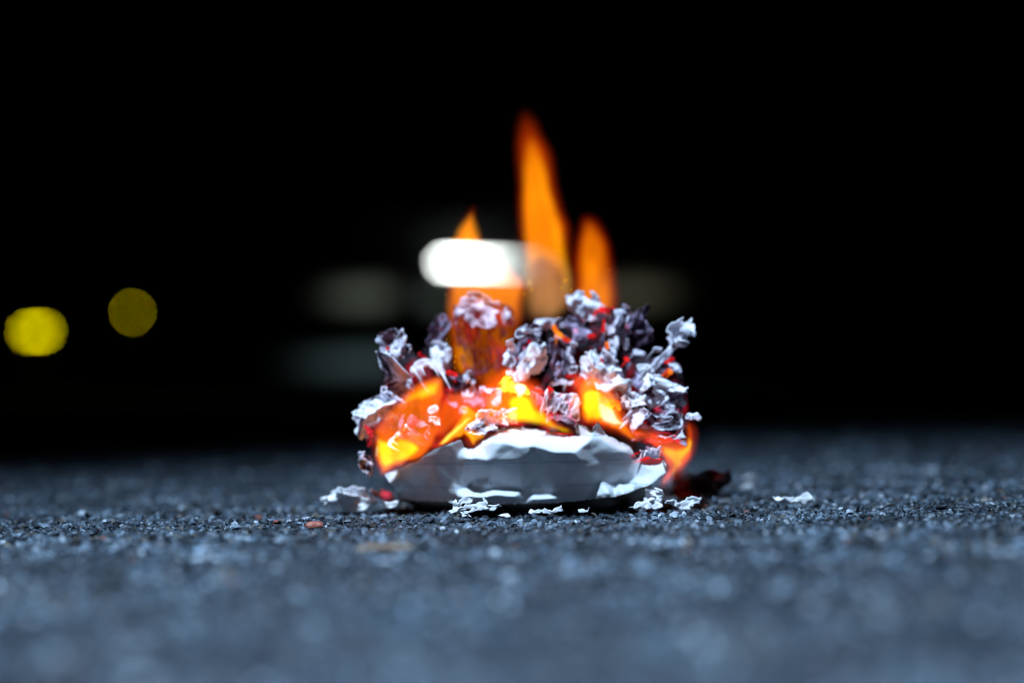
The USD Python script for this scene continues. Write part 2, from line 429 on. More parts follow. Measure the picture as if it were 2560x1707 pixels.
parts = [scatter(-.36, .30, .0021, .00104, .42), scatter(.30, 1.0, .0036, .0017, .35), scatter(1.0, 2.6, .011, .0052, .3)]
cx, cy, cs = (np.concatenate(a) for a in zip(*parts))
p2 = np.stack([cx, cy, 0 * cx], -1)
patch = noise3(p2 / .03, 9)                                  # chips gather in loose patches
cs *= 1 + .25 * patch
cz = ground_h(cx, cy) + cs * rng.uniform(-.5, .42, len(cx))
n = len(cx)
which = rng.choice(6, n, p=weights) * 3 + rng.integers(0, 3, n)
q = rng.normal(size=(n, 4)) * [1, .25, .25, 1]; q /= np.linalg.norm(q, axis=1)[:, None]
inst.CreatePositionsAttr(Vt.Vec3fArray.FromNumpy(np.stack([cx, cy, cz], -1).astype(np.float32)))
inst.CreateProtoIndicesAttr(Vt.IntArray.FromNumpy(which.astype(np.int32)))
inst.CreateScalesAttr(Vt.Vec3fArray.FromNumpy(np.repeat(cs[:, None], 3, 1).astype(np.float32)))
inst.CreateOrientationsAttr(Vt.QuathArray([Gf.Quath(float(a), float(b), float(c), float(d)) for a, b, c, d in q]))

# ------------------------------------------------------------------ far background: dark shop building, sign tube, street lamps
wallm = mat_noise('dark_wall', (.02, .02, .022), (.03, .03, .032), 3)
metal = mat_noise('dark_metal', (.03, .03, .03), (.05, .05, .05), 8, .5)


def box(x0, x1, y0, y1, z0, z1):
    b = trimesh.creation.box([x1 - x0, y1 - y0, z1 - z0]); b.apply_translation([(x0 + x1) / 2, (y0 + y1) / 2, (z0 + z1) / 2]); return b


def glow(name, color, strength, fade=None):
    nodes = {'e': ('emission', {'color': color, 'strength': strength})}
    links = []
    if fade:                                                   # a tube or pane that is brighter at one end
        nodes |= {'g': ('geometry', {}), 'x': ('separate_xyz', {}), 'm': ('map_range', {'from_min': fade[0], 'from_max': fade[1], 'to_min': strength, 'to_max': strength * fade[2]})}
        nodes['m'][1].update({'clamp': True, 'range_type': 'smoothstep'})
        links = [('g.position', 'x.vector'), ('x.x', 'm.value'), ('m.result', 'e.strength')]
    return usdkit.material(stage, L + name, nodes, links, surface='e.emission')


def soft_glow(name, color, strength, c, sx, sz):
    return usdkit.material(stage, L + name, {'g': ('geometry', {}), 'd': ('vector_math', {'math_type': 'subtract', 'vector2': c}), 'k': ('vector_math', {'math_type': 'multiply', 'vector2': (1 / sx, 0, 1 / sz)}),
                           'l': ('vector_math', {'math_type': 'length'}), 'm': ('map_range', {'range_type': 'smoothstep', 'from_min': 0, 'from_max': 1, 'to_min': strength, 'to_max': 0, 'clamp': True}), 'e': ('emission', {'color': color})},
                           [('g.position', 'd.vector1'), ('d.vector', 'k.vector1'), ('k.vector', 'l.vector1'), ('l.value', 'm.value'), ('m.result', 'e.strength')], surface='e.emission')


YB = 40.0
shop = thing('shop_building', 'low dark building far behind the fire with faintly lit window strips', 'building')
obj('wall', box(-8, 16, YB + .12, YB + 9, 0, 4.6), wallm, shop)
obj('roof', box(-8.3, 16.3, YB - .2, YB + 9.2, 4.6, 4.85), wallm, shop)
wins = [(760, 990, 740, 912, 46, 0.204, (.62, .72, .58)), (1040, 1150, 745, 1090, 46, 0.150, (.6, .75, .66)), (1440, 1740, 735, 1580, 50, 0.136, (.75, .72, .5)),
        (660, 990, 905, 915, 46, 0.143, (.45, .68, .72)), (1160, 1430, 745, 1300, 46, 0.068, (.75, .7, .5))]
for i, (xa, xb, yy, xc, hh, k, c) in enumerate(wins):
    a, b, cc = P(xa, yy + hh, YB), P(xb, yy - hh, YB), P(xc, yy, YB)
    wf = obj('window', box(a[0] - .06, b[0] + .06, YB, YB + .119, a[2] - .06, b[2] + .06), metal, shop)
    far = max(cc[0] - a[0], b[0] - cc[0])
    obj('pane', box(a[0], b[0], YB - .03, YB - .003, a[2], b[2]), soft_glow(f'window_glow_{i:03d}', c, k * .68, tuple(cc), far, (b[2] - a[2]) / 2), wf.GetPrim())
a, b = P(1103, 657, YB), P(1350, 668, YB)
tube = thing('sign_tube', 'long white fluorescent light tube glowing behind the flames', 'lamp')
ra = .055
cyl = trimesh.creation.cylinder(radius=ra, segment=[[a[0], YB - .12, a[2]], [P(1345, 664, YB)[0], YB - .12, P(1345, 664, YB)[2]]], sections=20)
obj('tube', cyl, glow('tube_glow', (.93, 1.0, .96), 34, (P(1120, 660, YB)[0], P(1335, 660, YB)[0], .02)), tube)
obj('housing', box(a[0] - .05, b[0] + .05, YB - .05, YB - .003, min(a[2], b[2]) - .12, max(a[2], b[2]) + .12), metal, tube)
for (xa, xb, yy, D, s, lab) in [(64, 116, 829, 90., 13.0, 'wide yellow street lamp at the left edge, the brighter of two'), (326, 336, 781, 90.5, 10., 'round dimmer yellow street lamp, right one of the far pair')]:
    a, b = P(xa, yy + 5, D), P(xb, yy - 5, D)
    st = thing('street_lamp', lab, 'street lamp')
    xm = (a[0] + b[0]) / 2
    obj('post', trimesh.creation.cylinder(radius=.06, segment=[[xm, D + .3, 0], [xm, D + .3, b[2] + .12]], sections=12), metal, st)
    hd = obj('lamp_head', box(a[0] - .05, b[0] + .05, D - .1, D + .36, b[2] + .003, b[2] + .12), metal, st)
    capsule = trimesh.creation.capsule(radius=(b[2] - a[2]) / 2, height=max(b[0] - a[0] - (b[2] - a[2]), .01), count=[12, 12])
    capsule.apply_transform(trimesh.transformations.rotation_matrix(math.pi / 2, [0, 1, 0]))
    capsule.apply_translation(-capsule.bounds.mean(0) + [xm, D, (a[2] + b[2]) / 2])
    obj('lens', capsule, glow('sodium_glow_' + str(len(names)), (1, .83, 0.0), s), hd.GetPrim())

# ------------------------------------------------------------------ the burning paper
paper = thing('burning_paper', 'crumpled white sheet of paper burning on the asphalt, its top charred to curls of ash', 'paper')
# control points of the white front: photo pixel and depth in mm
C = [(961, 1183, 26), (975, 1207, 20), (985, 1190, 20), (995, 1174, 22), (1003, 1190, 22), (998, 1248, 36), (1020, 1160, 13), (1046, 1148, 10), (1082, 1122, 5.5), (1120, 1110, 2.5), (1152, 1097, 2.5),
     (1158, 1120, 4.5), (1170, 1120, 6), (1183, 1121, 6), (1166, 1146, -1), (1181, 1148, -1), (1200, 1112, 7), (1225, 1087, 18), (1250, 1072, 20), (1286, 1065, 21), (1320, 1070, 21), (1355, 1076, 21), (1412, 1088, 19), (1447, 1090, 16),
     (1440, 1062, 17), (1480, 1080, 5), (1472, 1098, 3), (1481, 1066, 5), (1495, 1055, 5), (1516, 1087, 9), (1545, 1103, 11), (1576, 1115, 13), (1591, 1140, 13), (1630, 1147, 14), (1653, 1144, 13), (1665, 1160, 9), (1665, 1181, 6.5), (1635, 1207, 7),
     # upper crease: the strip above it leans back and catches the light
     (1190, 1146, 1), (1228, 1099, 2), (1262, 1104, -1), (1300, 1114, -2), (1339, 1111, -2), (1387, 1126, -3), (1437, 1126, -2), (1460, 1108, 1),
     (1508, 1098, 5), (1535, 1118, 6), (1568, 1130, 8.5),
     # shaded middle
     (1004, 1205, 24), (1030, 1190, 17), (1082, 1160, 9), (1126, 1142, 6), (1145, 1142, 5), (1156, 1168, 6.5), (1152, 1192, 9), (1060, 1218, 20), (1130, 1195, 10.5), (1100, 1215, 13.5), (1220, 1150, 2), (1300, 1160, 2), (1400, 1165, 1.5), (1456, 1162, 1), (1480, 1130, 5),
     (1500, 1165, 8), (1545, 1160, 9), (1545, 1182, 11.5), (1605, 1156, 12.5), (1587, 1197, 13.5), (1545, 1202, 14.5), (1525, 1209, 13.5), (1500, 1200, 11),
     # lower strip
     (1100, 1238, 18), (1128, 1237, 13.5), (1141, 1236, 10.5), (1165, 1219, 11.5), (1181, 1206, 12), (1181, 1195, 10), (1198, 1222, 9), (1213, 1233, 8), (1235, 1224, 9), (1272, 1221, 9.5), (1305, 1226, 9.5), (1332, 1236, 8.5), (1378, 1236, 9), (1424, 1245, 9.5),
     (1150, 1243, 4.5), (1190, 1245, 2.5), (1215, 1240, 4), (1240, 1237, 3.5), (1286, 1241, 3), (1332, 1250, 4), (1378, 1248, 5.5),
     (1240, 1190, 7), (1330, 1195, 7), (1420, 1205, 7.5),
     # lower right fold
     (1632, 1205, 6.5), (1598, 1216, 6.5), (1557, 1236, 5), (1525, 1237, 5.5), (1640, 1178, 8.5),
     # rim
     (1040, 1251, 28), (1089, 1252, 21), (1150, 1256, 14), (1240, 1259, 11), (1310, 1259, 11), (1378, 1257, 11), (1470, 1249, 12), (1538, 1240, 12), (1584, 1226, 12)]
C = np.array(C, float)
OUT = Polygon([(961, 1183), (995, 1173), (1020, 1160), (1046, 1148), (1082, 1122), (1120, 1110), (1153, 1096), (1160, 1118), (1170, 1120), (1183, 1121), (1200, 1108), (1226, 1086), (1250, 1071), (1286, 1065), (1320, 1069), (1355, 1075), (1412, 1088), (1446, 1089),
               (1436, 1064), (1442, 1057), (1458, 1064), (1480, 1080), (1483, 1066), (1495, 1054), (1516, 1086), (1545, 1102), (1576, 1114), (1591, 1140), (1630, 1147), (1653, 1144), (1665, 1160), (1665, 1181), (1635, 1207),
               (1584, 1226), (1538, 1240), (1470, 1249), (1378, 1257), (1310, 1259), (1240, 1259), (1150, 1256), (1089, 1252), (1040, 1251), (998, 1248), (975, 1207)])
from scipy.interpolate import LinearNDInterpolator, NearestNDInterpolator
step = 3.0
ring = np.array(OUT.exterior.segmentize(step).coords)[:-1]
ring = ring + np.stack([np.zeros(len(ring)), noise3(np.stack([ring[:, 0] / 9, ring[:, 1] / 9, 0 * ring[:, 0]], -1), 31) * 2.2], -1)
OUT = Polygon(ring).buffer(0)
hx, hy = np.meshgrid(np.arange(950, 1680, step), np.arange(1040, 1270, step))
hx[1::2] += step / 2
inner = shapely.points(hx.ravel(), hy.ravel()); inner = inner[shapely.contains(OUT.buffer(-step * .6), inner)]
pts = np.vstack([ring, shapely.get_coordinates(inner)])
tri = spatial.Delaunay(pts).simplices
tri = tri[shapely.contains(OUT, shapely.points(pts[tri].mean(1)))]
lin, near = LinearNDInterpolator(C[:, :2], C[:, 2]), NearestNDInterpolator(C[:, :2], C[:, 2])
dep = lin(pts); bad = np.isnan(dep); dep[bad] = near(pts[bad])
edges = np.vstack([tri[:, [0, 1]], tri[:, [1, 2]], tri[:, [2, 0]]])
for _ in range(7):                                             # paper bends, it does not fold to a knife edge
    acc, cnt = np.zeros(len(pts)), np.zeros(len(pts))
    np.add.at(acc, edges[:, 0], dep[edges[:, 1]]); np.add.at(cnt, edges[:, 0], 1); np.add.at(acc, edges[:, 1], dep[edges[:, 0]]); np.add.at(cnt, edges[:, 1], 1)
    dep = .6 * dep + .4 * acc / np.maximum(cnt, 1)
pw = np.stack([pts[:, 0] / 60, pts[:, 1] / 34, 0 * pts[:, 0]], -1)
fr = np.random.default_rng(5)
fp = np.vstack([fr.uniform([940, 1040], [1690, 1270], (95, 2)), [[900, 1000], [900, 1300], [1720, 1000], [1720, 1300]]])
facet = LinearNDInterpolator(fp, fr.uniform(-1, 1, len(fp)))(pts)
dep = dep + .62 * facet + .25 * (np.abs(noise3(pw, 41)) - .3) + .12 * noise3(pw * 2.7, 42)
front = P(pts[:, 0], pts[:, 1], dep * .001)
ft = trimesh.Trimesh(front, tri, process=False)
if ft.vertex_normals[:, 1].mean() > 0: tri = tri[:, ::-1]; ft = trimesh.Trimesh(front, tri, process=False)
back = front - ft.vertex_normals * .00018
nP = len(pts)
eb = np.array(ft.edges); es = np.sort(eb, 1)
_, inv, ct = np.unique(es, axis=0, return_inverse=True, return_counts=True)
be = eb[ct[inv.ravel()] == 1]
sheet = (np.vstack([front, back]), np.vstack([tri, tri[:, ::-1] + nP, np.stack([be[:, 1], be[:, 0], be[:, 0] + nP], 1), np.stack([be[:, 1], be[:, 0] + nP, be[:, 1] + nP], 1)]))
top_line = LineString([(961, 1183), (1046, 1148), (1082, 1122), (1153, 1096), (1170, 1119), (1184, 1120), (1226, 1086), (1286, 1065), (1446, 1089), (1442, 1057), (1480, 1080), (1495, 1054), (1576, 1114), (1591, 1140), (1653, 1144), (1668, 1181), (1635, 1207)])
burn = np.clip(1 - shapely.distance(shapely.points(pts), top_line) / 8, 0, 1)
paper_mat = usdkit.material(stage, L + 'ruled_paper', {
    'g': ('geometry', {}), 'x': ('separate_xyz', {}), 'div': ('math', {'math_type': 'multiply', 'value2': 1 / .0088}), 'fr': ('math', {'math_type': 'fraction'}),
    'line': ('map_range', {'from_min': .0, 'from_max': .07, 'to_min': 1.0, 'to_max': 0.0, 'clamp': True}), 'ls': ('math', {'math_type': 'multiply', 'value2': .9}),
    'base': ('mix', {'color1': (.76, .80, .85), 'color2': (.35, .42, .58)}),
    'a': ('attribute', {'attribute': 'burn'}), 'n': ('noise_texture', {'scale': 330.0, 'detail': 5.0}), 'am': ('math', {'math_type': 'multiply_add', 'value2': .9}), 'bs': ('map_range', {'from_min': .98, 'from_max': 1.25, 'to_min': 0, 'to_max': 1, 'clamp': True}),
    'scorch': ('mix', {'color2': (.10, .045, .03)}), 'bn': ('noise_texture', {'scale': 260.0, 'detail': 4.0}), 'b': ('bump', {'strength': .25, 'distance': .0006}),
    'p': ('principled_bsdf', {'roughness': .75, 'specular_ior_level': .25}), 't': ('translucent_bsdf', {'color': (.7, .7, .7)}), 'm': ('mix_closure', {'fac': .25})},
    [('g.position', 'x.vector'), ('x.z', 'div.value1'), ('div.value', 'fr.value1'), ('fr.value', 'line.value'), ('line.result', 'ls.value1'), ('ls.value', 'base.fac'),
     ('g.position', 'n.vector'), ('n.fac', 'am.value1'), ('a.fac', 'am.value3'), ('am.value', 'bs.value'), ('bs.result', 'scorch.fac'), ('base.color', 'scorch.color1'), ('scorch.color', 'p.base_color'),
     ('g.position', 'bn.vector'), ('bn.fac', 'b.height'), ('b.normal', 'p.normal'), ('p.BSDF', 'm.closure1'), ('t.BSDF', 'm.closure2')], surface='m.closure')
hull = obj('paper_sheet', sheet, paper_mat, paper, smooth=35)
# the smoothing splits vertices: burn is looked up again at the final points
hv = np.array(hull.GetPointsAttr().Get())
_, near_i = spatial.cKDTree(sheet[0]).query(hv)
pv = UsdGeom.PrimvarsAPI(hull).CreatePrimvar('burn', Sdf.ValueTypeNames.FloatArray, 'vertex'); pv.Set(Vt.FloatArray.FromNumpy(np.tile(burn, 2)[near_i].astype(np.float32)))
hull.GetPrim().SetCustomDataByKey('label', 'unburnt white front of the sheet, creased and faintly ruled')
# the underside that carries it, and the scorched back of the sheet
rim = np.array([(998, 1248, 36), (1040, 1251, 28), (1089, 1252, 21), (1150, 1256, 14), (1240, 1259, 11), (1310, 1259, 11), (1378, 1257, 11), (1470, 1249, 12), (1538, 1240, 12), (1584, 1226, 12), (1635, 1207, 7)], float)
rp = P(rim[:, 0], rim[:, 1] - 2, rim[:, 2] * .001 + .0008)
low = rp.copy(); low[:, 0] = low[:, 0] * .86; low[:, 1] = low[:, 1] + .012; low[:, 2] = -.0015
backr = rp.copy(); backr[:, 0] *= 1.02; backr[:, 1] = .085 - .012 * np.cos(np.linspace(-1.4, 1.4, len(rp))); backr[:, 2] = .010
backt = backr.copy(); backt[:, 1] += .004; backt[:, 2] = .028 + .006 * noise3(backr * 120, 5)
rows = np.stack([rp, low, np.stack([low[:, 0], low[:, 1] + .035, low[:, 2]], -1), backr, backt])
nr, nc = rows.shape[:2]
ii = np.arange(nr * nc).reshape(nr, nc)
qd = np.stack([ii[:-1, :-1], ii[1:, :-1], ii[1:, 1:], ii[:-1, 1:]], -1).reshape(-1, 4)
under = trimesh.Trimesh(rows.reshape(-1, 3), np.vstack([qd[:, :3], qd[:, [0, 2, 3]]]), process=False).subdivide().subdivide()
under.vertices += np.stack([noise3(under.vertices / .008, s) for s in (1, 2, 3)], -1) * .0007
scorched = mat_noise('scorched_paper', (.05, .03, .025), (.4, .36, .33), 70, .8, (.4, .62))
obj('sheet_underside', under, scorched, paper, smooth=40)

seed = 0


def flake(pts, y_mm, mat, name='ash_flake', parent=None, closed=True, r=0, label=None, **kw0):
    global seed
    kw = next((c for c in (thin, mid, shard) if {**kw0, 'lean': 0} == {**c, 'lean': 0}), kw0)
    seed += 17
    poly = np.array(LineString(pts).buffer(r / 4.5).exterior.coords) if r else np.array(pts)
    poly = poly if kw.get('rim', 1) < .0002 else chaikin(poly, 1 if r else 2)
    if kw in (thin, mid) and not r and name in ('ash_flake', 'glowing_edge', 'ash_shard') and len(pts) > 3:
        ma = curled(poly, y_mm * .001 + .0012, seed, 3, .62, lo_q=.70, grow=1.1)
        mb = curled(poly, y_mm * .001 - .0016, seed + 5, *((5, .8) if kw is thin else (7, .95)))
        mesh = trimesh.util.concatenate([ma, mb])
        mesh.metadata['ash'] = np.concatenate([ma.metadata['ash'] - .12, mb.metadata['ash'] + .06])
    elif kw is shard:
        mesh = curled(poly, y_mm * .001, seed, 2, .4, lo_q=.7, grow=1.08)
    else:
        mesh = crumpled(poly, y_mm * .001, seed=seed, **kw)
    o = obj(name, mesh, M[mat], parent if parent is not None else paper, smooth=True)
    UsdGeom.PrimvarsAPI(o).CreatePrimvar('ash', Sdf.ValueTypeNames.FloatArray, 'vertex').Set(Vt.FloatArray.FromNumpy(mesh.metadata['ash'].astype(np.float32)))
    if label: o.GetPrim().SetCustomDataByKey('label', label)
    return mesh


shard = dict(amp=.0008, lam=.005, t=.0002, rim=.00012, rough=.0004, h=.00032)
thin = dict(amp=.0009, lam=.0050, t=.00030, rim=.0004, rough=.0007, h=.00034, holes=1.15)
mid = dict(amp=.0017, lam=.0060, t=.00026, rim=.0005, rough=.0010, h=.00036, holes=.95)
# char behind everything
flake(R5((250, 680), (320, 540), (450, 560), (520, 480), (560, 560), (650, 690), (830, 690), (850, 800), (1000, 760), (1120, 800), (1230, 740), (1290, 560), (1240, 430), (1300, 360), (1450, 420), (1600, 330), (1700, 250), (1880, 380), (1830, 520), (1760, 600), (1850, 560), (1990, 600),
         (2080, 700), (2100, 900), (2100, 1050), (1900, 1050), (1700, 960), (1400, 1010), (950, 1000), (500, 1160), (200, 1120), (130, 1010), (130, 950), (250, 760)), 66, 'char', 'charred_sheet', amp=.004, lam=.014, h=.0006, label='black charred back of the sheet')
flake(R1((1340, 480), (1450, 400), (1600, 330), (1900, 380), (2100, 450), (2080, 640), (2060, 820), (1950, 1080), (1680, 1280), (1500, 1250), (1400, 1000), (1360, 700)), 47, 'char', 'charred_sheet', amp=.0028, lam=.011, h=.0005)
flake(R1((620, 1000), (700, 960), (840, 980), (960, 1120), (1050, 1250), (1050, 1400), (600, 1420), (590, 1200)), 36, 'char', 'charred_sheet', **mid)
# left side
flake(R1((385, 780), (440, 720), (560, 685), (610, 730), (700, 800), (740, 880), (830, 940), (840, 980), (760, 960), (680, 960), (650, 1010), (710, 1040), (690, 1080), (620, 1090), (600, 1200), (610, 1350), (540, 1390), (480, 1380), (500, 1250), (480, 1170), (440, 1120), (450, 1060), (420, 960), (430, 860), (390, 830)), 24, 'ash', label='tall curled ash tower at the left', **mid)
flake(R1((850, 1215), (900, 1150), (980, 1110), (1060, 1115), (1130, 1165), (1210, 1225)), 24, 'ash_pale', r=38, **thin)
flake(R1((640, 1400), (760, 1370), (890, 1290)), 26, 'ash', r=38, **thin)
flake(R1((990, 620), (1060, 520), (1160, 520), (1180, 600), (1300, 600), (1330, 650), (1270, 720), (1250, 800), (1260, 900), (1330, 1000), (1320, 1200), (1230, 1180), (1130, 1080), (1060, 1000), (1030, 880), (1050, 760), (1000, 680)), 46, 'ash_lilac', **mid)
flake(R1((1060, 850), (1180, 840), (1260, 900), (1330, 1020), (1320, 1190), (1220, 1160), (1130, 1060), (1060, 960)), 38, 'ash_pale', **mid)
flake(R1((1470, 410), (1600, 250), (1700, 240), (1760, 330), (1940, 340), (1860, 490), (1780, 490), (1820, 600), (1740, 680), (1600, 650), (1480, 710), (1500, 620), (1380, 560), (1340, 520), (1350, 460), (1400, 430)), 45, 'ash', label='pinkish ash curl seen through the left flame', **mid)
flake(R1((1930, 470), (2000, 430), (2080, 500), (2060, 620), (1990, 680), (1930, 600)), 45, 'ash', **mid)
flake(R1((1430, 1430), (1490, 1220), (1530, 1190), (1590, 1300), (1620, 1420), (1590, 1500), (1540, 1568), (1450, 1560)), 24, 'ash', **mid)
flake(R1((1280, 1280), (1460, 1270), (1480, 1350), (1430, 1480), (1300, 1450)), 30, 'ash_lilac', **mid)
flake(R3((90, 440), (140, 350), (200, 370), (240, 300), (330, 240), (420, 260), (500, 300), (570, 360), (600, 400), (500, 440), (400, 460), (340, 500), (280, 540), (210, 540), (210, 620), (220, 700), (150, 690), (80, 640), (130, 580), (110, 520)), 22, 'ash_pale', label='big pale ash lump on the left shoulder', **mid)
flake(R3((390, 200), (450, 120), (560, 100), (650, 130), (690, 150), (630, 210), (560, 260), (570, 350), (500, 320), (430, 240)), 23, 'ash', **mid)
flake(R3((210, 540), (310, 540), (340, 700), (310, 790), (220, 700)), 24, 'glowing', 'glowing_edge', **mid)
flake(R3((145, 830), (200, 810), (280, 860), (310, 960), (320, 1080), (295, 1115), (230, 1030), (160, 910)), 20, 'ash', **thin)
flake(R3((580, 650), (660, 560), (740, 560), (760, 400), (900, 450), (940, 600), (930, 760), (830, 750), (700, 640)), 17, 'glowing', 'glowing_edge', **mid)
flake(R3((490, 740), (540, 660), (680, 540)), 14, 'ash_pale', r=20, **thin)
flake(R3((910, 440), (1000, 440), (1060, 500), (1010, 550), (950, 500)), 15, 'ash_pale', **thin)
flake(R3((930, 375), (1010, 350)), 17, 'ash_pale', r=32, **thin)
flake(R3((1240, 400), (1270, 320), (1330, 330), (1360, 400), (1290, 430)), 16, 'glowing', 'glowing_edge', **thin)
flake(R3((1290, 590), (1400, 520), (1500, 430), (1590, 350), (1640, 380), (1610, 440), (1660, 520), (1680, 580), (1600, 640), (1480, 640), (1400, 610)), 10, 'ash_pale', label='white scorched corner curling over the front edge', **thin)
flake(R3((1600, 400), (1640, 370), (1720, 380), (1800, 450), (1780, 530), (1700, 540), (1650, 500)), 13, 'pink', **thin)
flake(R3((1480, 130), (1560, 100), (1620, 160), (1720, 200), (1720, 330), (1640, 350), (1560, 280), (1480, 230)), 26, 'pink', **mid)
flake(R3((1730, 330), (1800, 420), (1900, 480), (1880, 540), (1760, 520), (1700, 400)), 18, 'pink', **mid)
# middle
flake(R2((160, 690), (210, 690), (220, 800), (200, 960), (210, 990), (100, 1000), (65, 970), (120, 850)), 26, 'ash_pale', **thin)
flake(R2((190, 640), (230, 560), (290, 525), (440, 600), (430, 650), (500, 720), (420, 720), (330, 640), (280, 660), (220, 680)), 24, 'ash', **mid)
flake(R2((400, 740), (480, 720), (535, 745), (520, 920), (450, 1000), (360, 1060), (330, 1120), (200, 1170), (180, 1130), (280, 1050), (370, 930), (450, 900), (470, 840)), 22, 'ash_pale', label='white bent ash ribbon in the middle', **thin)
flake(R2((250, 1020), (260, 880), (300, 830), (350, 790)), 24, 'ash', r=24, **thin)
flake(R2((210, 680), (330, 650), (450, 780), (460, 880), (350, 960), (260, 1010), (200, 960)), 30, 'ash_lilac', **mid)
flake(R2((110, 1010), (190, 1010), (240, 1060), (220, 1090), (100, 1060)), 22, 'ash_pale', **thin)
flake(R2((385, 510), (450, 475), (580, 505), (680, 520), (720, 560), (660, 600), (560, 590), (500, 620), (420, 580)), 40, 'ash', **mid)
flake(R2((700, 540), (830, 430), (890, 470), (930, 560), (1000, 640), (940, 720), (870, 690), (850, 760), (780, 800), (770, 900), (780, 960), (845, 1010), (820, 1060), (750, 1060), (735, 900), (690, 790), (760, 760), (800, 700), (790, 640), (720, 580)), 34, 'ash_lilac', **mid)
flake(R2((760, 790), (840, 700), (850, 760), (775, 830), (775, 950), (730, 940), (730, 830)), 31, 'ash', **thin)
flake(R2((560, 860), (620, 820), (680, 880), (720, 970), (740, 1140), (600, 1140), (640, 1060), (540, 950)), 30, 'ash_lilac', **mid)
flake(R2((740, 980), (820, 960), (850, 1010), (800, 1060), (745, 1050)), 27, 'ash_pale', **thin)
flake(R2((560, 1150), (650, 1130), (780, 1150), (880, 1070)), 25, 'ash', r=22, **thin)
flake(R2((715, 230), (770, 195), (820, 230), (870, 230), (930, 290), (950, 340), (970, 300), (960, 210), (1010, 190), (1050, 240), (1080, 310), (1130, 340), (1140, 420), (1140, 480), (1050, 500), (1000, 510), (900, 500), (860, 400), (790, 320), (720, 260)), 42, 'ash_pale', label='pale two-horned ash curl at the top', **thin)
flake(R2((1150, 420), (1200, 390), (1290, 370), (1360, 450), (1340, 560), (1330, 700), (1380, 770), (1370, 810), (1300, 790), (1220, 720), (1120, 680), (1110, 600), (1140, 500)), 34, 'ash', **mid)
flake(R2((1290, 320), (1390, 340), (1480, 450), (1540, 520), (1590, 495), (1630, 560), (1560, 670), (1440, 800), (1380, 720), (1360, 600), (1390, 520), (1340, 400)), 40, 'ash_lilac', label='dark lilac charred leaf at the top right', **mid)
flake(R2((1440, 830), (1510, 845)), 34, 'ash', r=30, **thin)
flake(R2((870, 1030), (950, 940), (1020, 920), (1090, 960), (1080, 890), (1110, 850), (1170, 840), (1200, 780), (1250, 830), (1300, 830), (1310, 900), (1240, 960), (1210, 1020), (1310, 1090), (1400, 1170), (1400, 1230), (1350, 1260), (1250, 1180), (1180, 1190), (1130, 1120), (1050, 1090), (950, 1080), (880, 1070)), 24, 'ash_pale', label='white twisted ash scrap right of the middle', **mid)
flake(R2((1150, 760), (1210, 820), (1230, 890)), 28, 'ash', r=28, **thin)
flake(R2((1190, 1200), (1330, 1220), (1300, 1330), (1230, 1300)), 30, 'ash_lilac', **mid)
# right side
flake(R2((1745, 540), (1790, 480), (1880, 465), (1950, 510), (2010, 510), (2020, 580), (2060, 640), (2030, 670), (1930, 640), (1960, 720), (1900, 780), (1830, 760), (1780, 760), (1790, 660), (1760, 600)), 26, 'ash_pale', label='white ash knob topping the right side', **mid)
flake(R2((1860, 700), (1800, 790), (1730, 880), (1640, 960), (1560, 1010)), 26, 'ash', r=40, **thin)
flake(R2((1650, 800), (1710, 815)), 28, 'ash', r=36, **thin)
flake(R2((1540, 1040), (1480, 1010), (1475, 965), (1540, 975), (1610, 1030)), 22, 'ash_pale', r=26, **thin)
flake(R2((1490, 1090), (1560, 1050), (1640, 1090), (1700, 1030), (1780, 1060), (1830, 1110), (1900, 1140), (1980, 1180), (1980, 1240), (1900, 1280), (1880, 1240), (1930, 1200), (1800, 1210), (1720, 1270), (1640, 1260), (1620, 1160), (1560, 1130), (1530, 1200), (1500, 1250), (1480, 1200)), 18, 'ash_pale', label='white star-shaped ash scrap with a curled right tip', **thin)
flake(R2((1770, 960), (1850, 930), (1920, 1010), (1900, 1050), (1800, 1000)), 26, 'ash', **thin)
flake(R2((1700, 1290), (1600, 1360)), 20, 'ash_pale', r=36, **thin)
flake(R2((1720, 1270), (1820, 1200), (1900, 1250), (1880, 1340), (1780, 1350)), 24, 'ash_lilac', **mid)
flake(R2((1890, 1330), (1940, 1340)), 22, 'ash', r=42, **thin)
flake(R2((1290, 1350), (1340, 1280), (1390, 1230), (1440, 1240), (1450, 1300), (1550, 1265), (1560, 1300), (1480, 1360), (1400, 1390), (1350, 1420), (1300, 1400)), 18, 'ash_pale', **thin)
flake(R2((1760, 1290), (1760, 1390), (1820, 1400), (1815, 1470)), 18, 'ash_pale', r=28, **thin)
flake(R2((1380, 1440), (1370, 1520), (1340, 1560)), 16, 'ash', r=20, **thin)
flake(R4((1450, 500), (1500, 350), (1540, 340), (1600, 370), (1650, 430), (1710, 490), (1740, 430), (1860, 400), (1920, 380), (2030, 390), (2040, 500), (2030, 560), (2040, 700), (1900, 640), (1850, 620), (1700, 600), (1540, 610), (1490, 560)), 15, 'ash', label='broad grey ash sheet at the lower right', **thin)
flake(R4((1540, 610), (1700, 590), (1900, 630), (2060, 720), (2050, 760), (1900, 720), (1750, 760), (1600, 740), (1500, 720), (1470, 600)), 17, 'glowing', 'glowing_edge', **thin)
flake(R4((2050, 430), (2100, 395), (2160, 430), (2210, 425), (2240, 470), (2220, 490), (2150, 480), (2100, 490)), 16, 'ash_pale', **thin)
flake(R4((500, 190), (560, 130), (620, 150), (660, 190), (740, 180), (900, 200), (910, 240), (920, 340), (920, 420), (900, 470), (880, 500), (820, 430), (740, 400), (700, 360), (600, 360), (520, 390), (490, 340), (520, 260)), 14, 'pink', label='pink accordion-folded ash in the middle of the front', amp=.0016, lam=.0042, t=.0003, rim=.0004)
